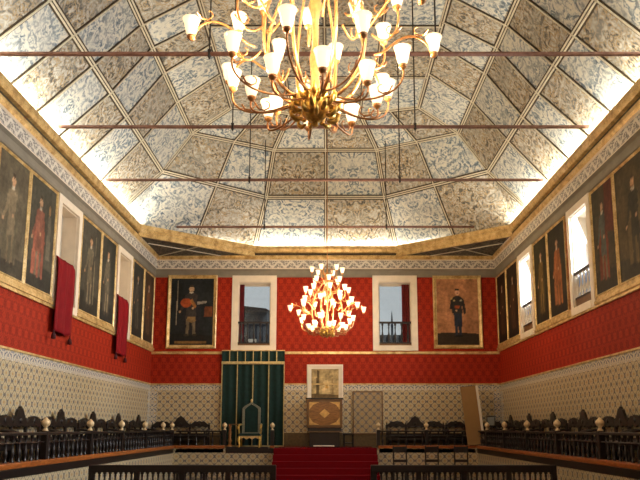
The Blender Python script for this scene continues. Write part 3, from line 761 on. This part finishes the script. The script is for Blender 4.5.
# ------------------------------------------------------------------ carved three-seat benches
def bench_proto():
    t = thing('carved_bench', 'carved', 'bench', (0, 0, DZ), 0, 'carved dark benches along the walls')
    Lh = 1.0; yb = -.12   # back plane; sitter looks to -y
    def crest(b, c, w, z, h, peak):
        prof = []
        for k in range(25):
            u = k / 24 * 2 - 1; e = (1 - abs(u) ** 2.2)
            if peak: v = .44 * e ** .5 + (.56 * math.exp(-abs(u / .52) ** 2.6)) + .05 * math.cos(u * 16) * (1 - abs(u))
            else: v = .92 * max(0, 1 - abs(u) ** 2.6) ** .6 + .06 * math.cos(u * 12)
            prof.append((c + u * w / 2, z + max(.01, v) * h))
        low = [(c + u * w / 2, z - .03 - .025 * math.cos(u * PI * 3)) for u in (1, .66, .33, 0, -.33, -.66, -1)]
        b.prism(prof + low, (0, yb - .035, 0), (1, 0, 0), (0, 0, 1), (0, .055, 0), 'dark')
    zc = .74
    for c, pk in ((-.665, 0), (0, 1), (.665, 0)):
        b = MB(); crest(b, c, .67, zc, .35 if pk else .19, pk)
        # carved rosette and scrolls on the crest
        b.lathe([(0, -.02), (.06, -.02), (.045, .02), (0, .03)], (0, 0, 0), 10, 'dark')
        b.bm.verts.ensure_lookup_table()
        for v in b.bm.verts[-22:]: v.co = Vector((c + v.co.x, yb - .035 - v.co.z * .6, zc + .08 + v.co.y))
        b.build('crest', None, t)
        b = MB(); b.box(c - .27, c + .27, yb - .02, yb + .02, .36, .44, 'dark', bev=.012); b.box(c - .20, c + .20, yb - .032, yb - .02, .38, .42, 'dark', bev=.008)
        b.build('back_panel', None, t)
    for x in (-Lh, -.333, .333, Lh):
        b = MB(); b.box(x - .035, x + .035, yb - .03, yb + .03, 0, .80, 'dark', bev=.008); b.lathe([(.0, .8), (.03, .8), (.015, .82), (.032, .85), (0, .885)], (x, yb, 0), 8, 'dark'); b.build('back_post', None, t)
        b = MB(); b.lathe([(.03, 0), (.03, .04), (.018, .07), (.035, .16), (.02, .24), (.032, .30), (.032, .36)], (x, yb - .44, 0), 8, 'dark'); b.build('front_leg', None, t)
    MB().box(-Lh - .03, Lh + .03, yb - .48, yb + .02, .36, .42, 'dark', bev=.015).build('seat', None, t)
    MB().box(-Lh, Lh, yb - .46, yb - .43, .27, .36, 'dark').build('seat_rail', None, t)
    MB().box(-Lh, Lh, yb - .015, yb + .015, .44, .48, 'dark').build('back_rail', None, t)
    for s in (-1, 1):
        b = MB(); b.tube([(s * Lh, yb, .62), (s * Lh, yb - .15, .63), (s * Lh, yb - .32, .61), (s * Lh, yb - .45, .58), (s * Lh, yb - .49, .54)], .028, 8, 'dark'); b.tube([(s * Lh, yb - .44, .42), (s * Lh, yb - .40, .5), (s * Lh, yb - .44, .58)], .022, 6, 'dark'); b.build('armrest', None, t)
    return t
bp = bench_proto(); first = True
def place_bench(x, y, rz, label):
    global first
    if first: bp.location = (x, y, DZ); bp.rotation_euler = (0, 0, rz); bp['label'] = label; first = False
    else: dup(bp, (x, y, DZ), rz, label)
ordw = ['nearest to the viewer', 'second from the viewer', 'third from the viewer', 'fourth from the viewer', 'fifth from the viewer']
for i, y in enumerate([11.9, 14.1, 16.27, 18.5, 20.74, 22.95]):
    wl = ['cut by the frame edge', 'with its full peak nearest the frame edge', 'second full bench from the frame edge', 'third full bench from the frame edge', 'second before the corner', 'last before the corner'][i]
    place_bench(-W + .06, y, PI / 2, 'carved dark bench along the pale daylit tiles, ' + wl)
for i, y in enumerate([12.1, 14.36, 16.5, 18.73, 20.95, 23.1]):
    wl = ['cut by the frame edge', 'with its full peak nearest the frame edge', 'second full bench from the frame edge', 'third full bench from the frame edge', 'second before the corner', 'last before the corner'][i]
    place_bench(W - .06, y, -PI / 2, 'carved dark bench along the warm yellowish tiles, ' + wl)
place_bench(-5.12, YB - .06, 0, 'carved dark bench on the far wall beside the green hanging')
place_bench(3.17, YB - .06, 0, 'carved dark bench on the far wall nearer the patterned door')
place_bench(5.27, YB - .06, 0, 'carved dark bench on the far wall behind the leaning brown board')

# ------------------------------------------------------------------ green hanging and throne
t = thing('green_hanging', 'tall dark green velvet hanging with pale braid behind the throne', 'curtain', (-2.60, YB, DZ))
zc0, zc1 = .03, 3.42; wch = 1.13
b = MB(); nn = 60; pts = []
for k in range(nn + 1):
    u = k / nn; pts.append((-wch + 2 * wch * u, -.09 - .018 * math.cos(u * 2 * PI * 8)))
b.prism(pts + [(x, y + .015) for x, y in reversed(pts)], (0, 0, zc0), (1, 0, 0), (0, 1, 0), (0, 0, zc1 - zc0), 'velvet'); b.build('drape', None, t)
b = MB(); pts = [(x, y - .045) for x, y in pts]
b.prism(pts + [(x, y + .03) for x, y in reversed(pts)], (0, 0, zc1 - .46), (1, 0, 0), (0, 1, 0), (0, 0, .46), 'velvet'); va = b.build('valance', None, t)
b = MB(); b.box(-wch, wch, -.175, -.09, zc1 - .48, zc1 - .38, 'braid', bev=.006); b.build('fringe', None, va)
b = MB()
for k in range(1, 8): x = -wch + 2 * wch * k / 8; b.box(x - .014, x + .014, -.168, -.15, zc1 - .38, zc1, 'braid')
b.build('valance_braid', None, va)
for x in (-wch + .015, -wch / 2, 0, wch / 2, wch - .015):
    MB().box(x - .016, x + .016, -.128, -.108, zc0, zc1 - .46, 'braid').build('braid', None, t)
MB().box(-wch, wch, -.128, -.108, zc0, zc0 + .04, 'braid').build('hem_braid', None, t)
MB().box(-wch, wch, -.17, -.0, zc1, zc1 + .03, 'gold').build('rail', None, t)

t = thing('throne', 'high-backed throne with a silvered arched frame before the green hanging', 'chair', (-2.60, 24.60, DZ))
def arch(w, h, n=12):
    return [(-w, 0), (w, 0)] + [(w, h * .80), (w * .9, h * .84), (w * .62, h * .90), (w * .30, h * .95), (0, h), (-w * .30, h * .95), (-w * .62, h * .90), (-w * .9, h * .84), (-w, h * .80)]
b = MB(); outer = arch(.32, 1.10); inner = arch(.235, .99)
for k in range(len(outer)):
    a0, a1, c0, c1 = outer[k], outer[(k + 1) % len(outer)], inner[k], inner[(k + 1) % len(inner)]
    z = lambda q, dd=0: Vector((q[0], 0, .48 + q[1] + dd))
    pf = [z(a0), z(a1), z(c1, .05), z(c0, .05)]
    b.face([p + Vector((0, .0, 0)) for p in pf], 'silver'); b.face([p + Vector((0, .06, 0)) for p in pf], 'silver')
    b.face([z(a0), z(a1), z(a1) + Vector((0, .06, 0)), z(a0) + Vector((0, .06, 0))], 'silver'); b.face([z(c0, .05), z(c1, .05), z(c1, .05) + Vector((0, .06, 0)), z(c0, .05) + Vector((0, .06, 0))], 'silver')
b.build('back_frame', None, t)
MB().prism(arch(.25, .98), (0, .02, .52), (1, 0, 0), (0, 0, 1), (0, .03, 0), 'velvet').build('back_upholstery', None, t)
b = MB(); b.lathe([(0, 0), (.05, .0), (.03, .04), (.05, .08), (0, .13)], (0, .03, 1.57), 10, 'gold'); b.build('finial', None, t)
MB().box(-.36, .36, -.50, .05, .40, .50, 'velvet', bev=.03).build('seat', None, t)
b = MB(); b.prism([(-.38, .10), (-.30, .0), (-.2, .05), (-.1, -.02), (0, .04), (.1, -.02), (.2, .05), (.3, 0), (.38, .10)], (0, -.52, .31), (1, 0, 0), (0, 0, 1), (0, .03, 0), 'gold'); b.build('apron', None, t)
for s in (-1, 1):
    b = MB(); b.tube([(s * .35, .02, .80), (s * .37, -.15, .80), (s * .38, -.34, .77), (s * .39, -.48, .72), (s * .38, -.52, .66), (s * .37, -.48, .63)], .035, 8, 'brass_dark'); b.tube([(s * .37, -.42, .48), (s * .38, -.36, .60), (s * .38, -.44, .73)], .03, 8, 'brass_dark'); b.build('armrest', None, t)
    b = MB(); b.tube([(s * .34, -.48, .40), (s * .37, -.52, .28), (s * .33, -.48, .12), (s * .36, -.54, .02)], [.045, .05, .03, .04], 8, 'brass_dark'); b.build('leg', None, t)
    b = MB(); b.tube([(s * .34, .02, .45), (s * .34, .05, .02)], [.035, .03], 8, 'brass_dark'); b.build('leg', None, t)
t = thing('gilded_stand', 'slim gilded stand with a small shelf beside the green hanging', 'stand', (-3.30, BY + .20, DZ))
MB().lathe([(0, .012), (.13, .012), (.13, .05), (.07, .09), (.05, .16), (.08, .24), (.04, .34), (.06, .50), (.035, .62), (.05, .72), (.05, .78), (0, .78)], (0, 0, .01), 12, 'brass').build('stem', None, t)
MB().box(-.05, .28, -.10, .10, .79, .82, 'brownwood', bev=.008).build('shelf', None, t)

# ------------------------------------------------------------------ wooden lectern, stool and patterned door
t = thing('lectern', 'wooden lectern with a diamond inlay and shelf before the small painting', 'lectern', (-.03, 24.62, DZ + .03))
MB().box(-.52, .52, -.30, .26, 0, .50, 'dark', bev=.01).build('base', None, t)
MB().box(-.60, .60, -.36, .28, .50, .545, 'brownwood', bev=.01).build('shelf', None, t)
MB().box(-.58, .58, -.30, .26, .545, .66, 'dark').build('drawer', None, t)
u = MB().box(-.62, .62, -.24, .26, .66, 1.64, 'marq', bev=.008).build('upper_case', None, t)
b = MB()
for x0, x1, z0, z1 in ((-.60, .60, .68, .74), (-.60, .60, 1.56, 1.62), (-.60, -.54, .74, 1.56), (.54, .60, .74, 1.56)): b.box(x0, x1, -.265, -.24, z0, z1, 'brownwood')
b.build('panel_moulding', None, t)
MB().prism([(-.18, 0), (0, -.16), (.18, 0), (0, .16)], (0, -.252, 1.15), (1, 0, 0), (0, 0, 1), (0, .014, 0), 'inlay').build('diamond_inlay', None, t)
b = MB()
for sx in (-1, 1):
    for sz in (-1, 1): b.prism([(sx * .53, sz * .39), (sx * .53, sz * .13), (sx * .40, sz * .30), (sx * .18, sz * .39)], (0, -.25, 1.15), (1, 0, 0), (0, 0, 1), (0, .012, 0), 'inlay')
b.build('corner_inlay', None, t)
MB().box(-.66, .66, -.28, .28, 1.64, 1.69, 'dark', bev=.012).build('top', None, t)
b = MB(); b.box(-.36, .36, -.46, -.31, .02, .06, 'paper', bev=.006); tag(b.build('footstool_board', None, None, (-.05, 24.62, DZ + .03)), 'low pale board lying at the foot of the wooden lectern', 'board')
t = thing('stool', 'low dark stool standing beside the wooden lectern', 'stool', (.80, 24.5, DZ + .03))
MB().box(-.2, .2, -.2, .2, .40, .47, 'dark', bev=.02).build('seat', None, t)
for x in (-.15, .15):
    for y in (-.15, .15): MB().lathe([(.025, 0), (.02, .1), (.03, .2), (.02, .3), (.03, .40)], (x, y, 0), 8, 'dark').build('leg', None, t)
MB().box(-.16, .16, -.16, .16, .12, .15, 'dark').build('stretcher', None, t)
b = MB(); b.box(.99, 2.03, YB - .03, YB, DZ + .46, E + 1.30, 'doortile'); d = struct(b.build('door_1'))
b = MB()
for x0, x1, z0, z1 in ((.97, 1.01, DZ + .46, E + 1.32), (2.01, 2.05, DZ + .46, E + 1.32), (1.01, 2.01, E + 1.28, E + 1.32), (1.01, 2.01, DZ + .46, DZ + .50)): b.box(x0, x1, YB - .05, YB, z0, z1, 'brownwood')
b.build('door_frame', None, d)

# ------------------------------------------------------------------ leaning board, small screen
t = thing('leaning_board', 'tall brown board with a white edge leaning on the balustrade', 'board', (5.17, BY - .155, DZ + .125)); t.rotation_euler = (math.radians(-1.2), math.radians(-5.5), math.radians(0))
MB().box(-.32, .20, -.02, .02, 0, 1.98, 'board').build('face_panel', None, t)
MB().box(.20, .28, -.03, .03, 0, 1.98, 'white').build('side_edge', None, t)
MB().box(-.33, .20, -.025, .025, 1.98, 2.0, 'brownwood').build('top_edge', None, t)
t = thing('small_screen', 'small dark-framed screen on a stem beside the leaning brown board', 'screen', (5.72, BY + .10, DZ + .02))
MB().box(-.15, .15, -.02, .02, .70, 1.08, 'black', bev=.01).build('housing', None, t)
MB().box(-.115, .115, -.026, -.018, .75, 1.03, 'screen').build('display', None, t)
MB().lathe([(.06, 0), (.06, .02), (.02, .04), (.02, .72)], (0, 0, 0), 12, 'black').build('stem', None, t)

# ------------------------------------------------------------------ spindle-backed benches and chairs on the hall floor
def hall_bench(x0, x1, y, label):
    t = thing('spindle_bench', label, 'bench', ((x0 + x1) / 2, y, 0), 0, 'long spindle-backed benches on the hall floor'); h = (x1 - x0) / 2
    MB().box(-h, h, -.05, .05, .81, .95, 'dark', bev=.01).build('top_rail', None, t)
    MB().box(-h, h, -.03, .03, .46, .52, 'dark').build('lower_rail', None, t)
    MB().box(-h, h, -.02, .48, .40, .46, 'dark', bev=.012).build('seat', None, t)
    n = 5
    for k in range(n):
        x = -h + .05 + (2 * h - .1) * k / (n - 1)
        MB().box(x - .05, x + .05, -.045, .045, 0, .90, 'dark', bev=.006).build('post', None, t); MB().box(x - .035, x + .035, .40, .47, 0, .40, 'dark').build('front_leg', None, t)
    me = None
    m = 34
    for k in range(m):
        x = -h + .05 + (2 * h - .1) * (k + .5) / m
        if me is None: o = MB().lathe(turned(.29, .046), (0, 0, .52), 8, 'dark').build('spindle', None, t); me = o.data
        else: o = bpy.data.objects.new('spindle', me); COL.objects.link(o); o.parent = t
        o.location = (x, 0, 0)
hall_bench(-4.62, -.93, 14.0, 'long dark spindle-backed bench in front, on the daylit side of the aisle')
hall_bench(.94, 4.60, 14.0, 'long dark spindle-backed bench in front, on the warm-lit side of the aisle')
def chair_proto():
    t = thing('hall_chair', '', 'chair', (0, 0, 0), 0, 'dark chairs below the dais')
    MB().box(-.23, .23, -.23, .23, .42, .47, 'dark', bev=.015).build('seat', None, t)
    for x in (-.2, .2):
        b = MB(); b.box(x - .022, x + .022, -.23, -.19, 0, 1.12, 'dark', bev=.006); b.build('back_post', None, t)
        MB().box(x - .022, x + .022, .18, .22, 0, .42, 'dark', bev=.005).build('front_leg', None, t)
    MB().box(-.2, .2, -.225, -.20, .93, 1.10, 'dark', bev=.01).build('top_rail', None, t); MB().box(-.2, .2, -.225, -.20, .62, .70, 'dark').build('back_rail', None, t)
    return t
ch = chair_proto(); ch.location = (2.35, 22.4, 0); ch['label'] = 'dark hall chair below the dais, nearest the red steps on the warm-lit side'
dup(ch, (3.35, 22.5, 0), .08, 'dark hall chair below the dais, between two others on the warm-lit side')
dup(ch, (4.30, 22.45, 0), -.1, 'dark hall chair below the dais, under the leaning brown board')
t = thing('low_bench', 'low dark backless bench before the tiled dais front on the daylit side', 'bench', (-4.25, 22.6, 0))
MB().box(-.50, .50, -.2, .2, .40, .52, 'dark', bev=.015).build('seat', None, t)
for x in (-.42, .42): MB().box(x - .04, x + .04, -.17, .17, 0, .40, 'dark').build('leg', None, t)

# ------------------------------------------------------------------ iron tie rods
rods = [(11.7, 'nearest rod, passing through the large chandelier'), (14.8, 'second from the viewer, below the large chandelier'), (18.2, 'third rod from the viewer'), (22.7, 'farthest rod, over the far cornice')]
for y, lb in rods:
    t = thing('tie_rod', 'rusty iron tie rod across the vault, ' + lb, 'tie rod', (0, y, E + 6.75), 0, 'iron tie rods across the vault')
    xe = 6.02 if y < 20 else 5.05
    MB().tube([(-xe, 0, 0), (xe, 0, 0)], .042, 8, 'iron').build('rod', None, t)
    zt = (ztop if y < 21 else E + 9.95) - E - 6.75
    for x in (-2.07, 2.07):
        MB().tube([(x, 0, -.02), (x, 0, zt)], .016, 6, 'black').build('hanger', None, t)
        MB().lathe([(0, -.12), (.03, -.05), (.05, 0), (.03, .05), (.04, .08), (0, .11)], (x, 0, 0), 8, 'black').build('bracket', None, t)

# ------------------------------------------------------------------ chandeliers
def bez(P, n=14):
    out = []
    for k in range(n + 1):
        t = k / n; Q = [Vector(p) for p in P]
        while len(Q) > 1: Q = [a * (1 - t) + c * t for a, c in zip(Q, Q[1:])]
        out.append(Q[0])
    return out
def shade_bm():
    b = MB(); b.lathe([(.022, 0), (.040, .018), (.052, .06), (.060, .11), (.076, .155), (.071, .155), (.054, .11), (.044, .06), (.015, .025)], (0, 0, .02), 12, 'shade'); return b
def chandelier(loc, label):
    t = thing('chandelier', label, 'chandelier', loc, 0, 'gilt many-armed chandeliers')
    # z = 0 at the tip of the hub
    H = 2.2
    MB().lathe([(.0, .16), (.07, .17), (.05, .30), (.035, .45), (.05, .62), (.028, .75), (.028, 1.0), (.06, 1.12), (.03, 1.25), (.025, 1.6), (.07, 1.72), (.09, 1.80), (.03, 1.92), (.02, 2.15), (.0, 2.16)], (0, 0, 0), 12, 'brass').build('column', None, t)
    hub = MB().lathe([(0, 0), (.03, .01), (.025, .04), (.06, .06), (.11, .11), (.125, .17), (.09, .23), (.125, .27), (.11, .30), (.05, .32), (0, .32)], (0, 0, 0), 16, 'brass_dark').build('hub', None, t)
    r = random.Random(3)
    for k in range(40):
        a = k * 2.399; zz = .05 + .25 * (k / 40); rr = .06 + .085 * math.sin(PI * min(1, (zz + .05) / .36))
        d = Vector((math.cos(a), math.sin(a), 0)); p = d * rr + Vector((0, 0, zz))
        b = MB(); b.tube([p - d * .02, p + d * .03 + Vector((0, 0, -.01)), p + d * .065 + Vector((0, 0, .015)), p + d * .075 + Vector((0, 0, .05)), p + d * .055 + Vector((0, 0, .06))], [.010, .022, .020, .014, .006], 6, 'brass_dark'); b.build('acanthus_leaf', None, hub)
    lamps = []; sh = None
    # cage: eight long stems from the hub out and up to the crown
    for k in range(8):
        a = 2 * PI * (k + .5) / 8; d = Vector((math.cos(a), math.sin(a), 0))
        P = bez([d * .10 + Vector((0, 0, .24)), d * .42 + Vector((0, 0, .22)), d * .62 + Vector((0, 0, .72)), d * .52 + Vector((0, 0, 1.22)), d * .16 + Vector((0, 0, 1.45)), d * .05 + Vector((0, 0, 1.78))], 22)
        MB().tube(P, [.017 - .007 * i / 22 for i in range(23)], 6, 'brass').build('stem', None, t)
    tiers = [  # count, radius, height of the cup, start (r, z), turn
        (8, .54, .22, (.12, .22), .0), (8, .76, .44, (.14, .27), .5), (8, 1.06, .74, (.52, .70), .0), (8, .72, .98, (.50, .78), .5),
        (8, .62, 1.30, (.40, 1.15), .0), (6, .38, 1.58, (.06, 1.40), .5), (6, .44, 1.88, (.05, 1.70), .0)]
    for ti, (n, R, z, (r0, z0), tw) in enumerate(tiers):
        for k in range(n):
            a = 2 * PI * (k + tw) / n + .13; d = Vector((math.cos(a), math.sin(a), 0)); v = lambda rr, zz: d * rr + Vector((0, 0, zz))
            dr = R - r0
            if ti == 2:   # widest tier: out, up, over and down into a curl
                P = bez([v(r0, z0), v(r0 + dr * .35, z0 + .02), v(r0 + dr * .35, z + .30), v(r0 + dr * .9, z + .26), v(R + .04, z + .06), v(R - .06, z - .08), v(R, z)], 16)
            else:
                P = bez([v(r0, z0), v(r0 + dr * .35, z0 - .10), v(r0 + dr * .80, z0 - .14), v(R + .05, z - .16), v(R, z)], 12)
            ar = MB(); ar.tube(P, .009 if ti < 2 else .0105, 6, 'brass')
            # scroll under the arm
            q = P[len(P) // 2]; sg = 1
            sp = [q + d * ((.085 - .011 * i) * math.cos(i * .75)) + Vector((0, 0, sg * .085 + (.085 - .011 * i) * math.sin(i * .75) * -sg)) for i in range(7)]
            ar.tube(sp, [.009 - .0008 * i for i in range(7)], 5, 'brass')
            ao = ar.build('arm', None, t)
            MB().lathe([(.0, -.03), (.014, -.02), (.034, .0), (.038, .018), (.018, .022), (0, .022)], v(R, z), 10, 'brass').build('drip_cup', None, ao)
            if sh is None: o = shade_bm().build('lamp_shade', None, t); sh = o.data
            else: o = bpy.data.objects.new('lamp_shade', sh); COL.objects.link(o); o.parent = t
            o.location = v(R, z); lamps.append(v(R, z))
    # crown leaves
    for k in range(8):
        a = 2 * PI * k / 8; d = Vector((math.cos(a), math.sin(a), 0))
        MB().tube([Vector((0, 0, 1.78)) + d * .05, Vector((0, 0, 1.90)) + d * .16, Vector((0, 0, 2.02)) + d * .15, Vector((0, 0, 2.05)) + d * .09], [.012, .016, .012, .006], 6, 'brass').build('crown_leaf', None, t)
    zt = ztop - loc[2]
    MB().tube([(0, 0, 2.14), (0, 0, zt)], .012, 6, 'brass').build('suspension_rod', None, t)
    MB().lathe([(0, 0), (.05, -.06), (.16, -.03), (.18, 0)], (0, 0, zt), 14, 'brass').build('ceiling_rose', None, t)
    return lamps
NEAR = (-.01, 5.55, E + 2.53); FAR = (.07, 19.5, E + 2.53)
lampset = {}
lampset['near'] = (NEAR, chandelier(NEAR, 'large gilt chandelier with glowing tulip shades, overhead and cut by the frame top'))
lampset['far'] = (FAR, chandelier(FAR, 'smaller-looking lit chandelier hanging before the red far wall'))

# ------------------------------------------------------------------ light
def add_light(name, typ, loc, energy, color, **kw):
    ld = bpy.data.lights.new(name, typ); ld.energy = energy; ld.color = color
    for k, v in kw.items(): setattr(ld, k, v)
    o = bpy.data.objects.new(name, ld); COL.objects.link(o); o.location = loc; return o
WARM = (1.0, 0.70, 0.40)
for key, pw in (('near', 62.0), ('far', 62.0)):
    loc, ls = lampset[key]
    for i, p in enumerate(ls[:32]):      # the lamps of the four outer tiers
        if i % 2: continue
        add_light('bulb_light', 'POINT', Vector(loc) + p + Vector((0, 0, .20)), pw, WARM, shadow_soft_size=.035)
COVE = (1.0, 0.88, 0.68)
def cove(p, q, inward_dir, energy):
    p = Vector(p); q = Vector(q); L = (q - p).length
    o = add_light('cove_strip', 'AREA', (p + q) / 2, energy * L, COVE, shape='RECTANGLE', size=L, size_y=.05)
    x = (q - p).normalized(); z = -Vector(inward_dir).normalized(); z = (z - x * z.dot(x)).normalized(); y = z.cross(x)
    o.matrix_world = Matrix.Translation((p + q) / 2) @ Matrix((x, y, z)).transposed().to_4x4()
cz = E + 6.585
for s in (-1, 1):
    cove((s * 6.19, -3.5, cz), (s * 6.19, 22.0, cz), (-s * .1, 0, .99), 25)
    cove((s * 6.15, 22.30, cz), (s * 2.85, 24.86, cz), (0, 0, 1), 15)
cove((-2.65, 24.90, cz), (2.65, 24.90, cz), (0, 0, 1), 15)
# daylight through the open side windows and the far windows
DAY = (0.90, 0.95, 1.0)
for c in SIDE_ALL:
    o = add_light('daylight', 'AREA', (W + DEP + .12, c, (WIN_IN[1] + WIN_IN[2]) / 2), 420, DAY, shape='RECTANGLE', size=1.3, size_y=2.5, spread=1.9)
    o.rotation_euler = (0, PI / 2, 0); o.rotation_euler = Vector((-1, 0, -.35)).to_track_quat('-Z', 'Y').to_euler()
wd = bpy.data.worlds.new('sky'); sc.world = wd; wd.use_nodes = True
nt = wd.node_tree; nt.nodes.clear(); wo = nt.nodes.new('ShaderNodeOutputWorld'); bg = nt.nodes.new('ShaderNodeBackground')
tc = nt.nodes.new('ShaderNodeTexCoord'); sp = nt.nodes.new('ShaderNodeSeparateXYZ'); cr = nt.nodes.new('ShaderNodeValToRGB')
nt.links.new(tc.outputs['Generated'], sp.inputs[0]); nt.links.new(sp.outputs[2], cr.inputs[0]); nt.links.new(cr.outputs[0], bg.inputs[0]); nt.links.new(bg.outputs[0], wo.inputs[0])
cr.color_ramp.elements[0].color = rgb(216, 216, 212); cr.color_ramp.elements[1].color = rgb(178, 190, 202); cr.color_ramp.elements[1].position = .5
bg.inputs[1].default_value = 0.85

# ------------------------------------------------------------------ camera
cam = bpy.data.cameras.new('camera'); co = bpy.data.objects.new('camera', cam); COL.objects.link(co); sc.camera = co
co.location = (.1044, 0, E); co.rotation_euler = (PI / 2 + .1661, 0, 0)
cam.sensor_width = 36; cam.lens = 692.6 / 640 * 36; cam.shift_x = -(328.4 - 320) / 640; cam.shift_y = (312.46 - 240) / 640
cam.clip_end = 300
sc.view_settings.view_transform = 'Standard'; sc.view_settings.look = 'None'; sc.view_settings.exposure = 0.0; sc.view_settings.gamma = 1.0; sc.view_settings.use_curve_mapping = False
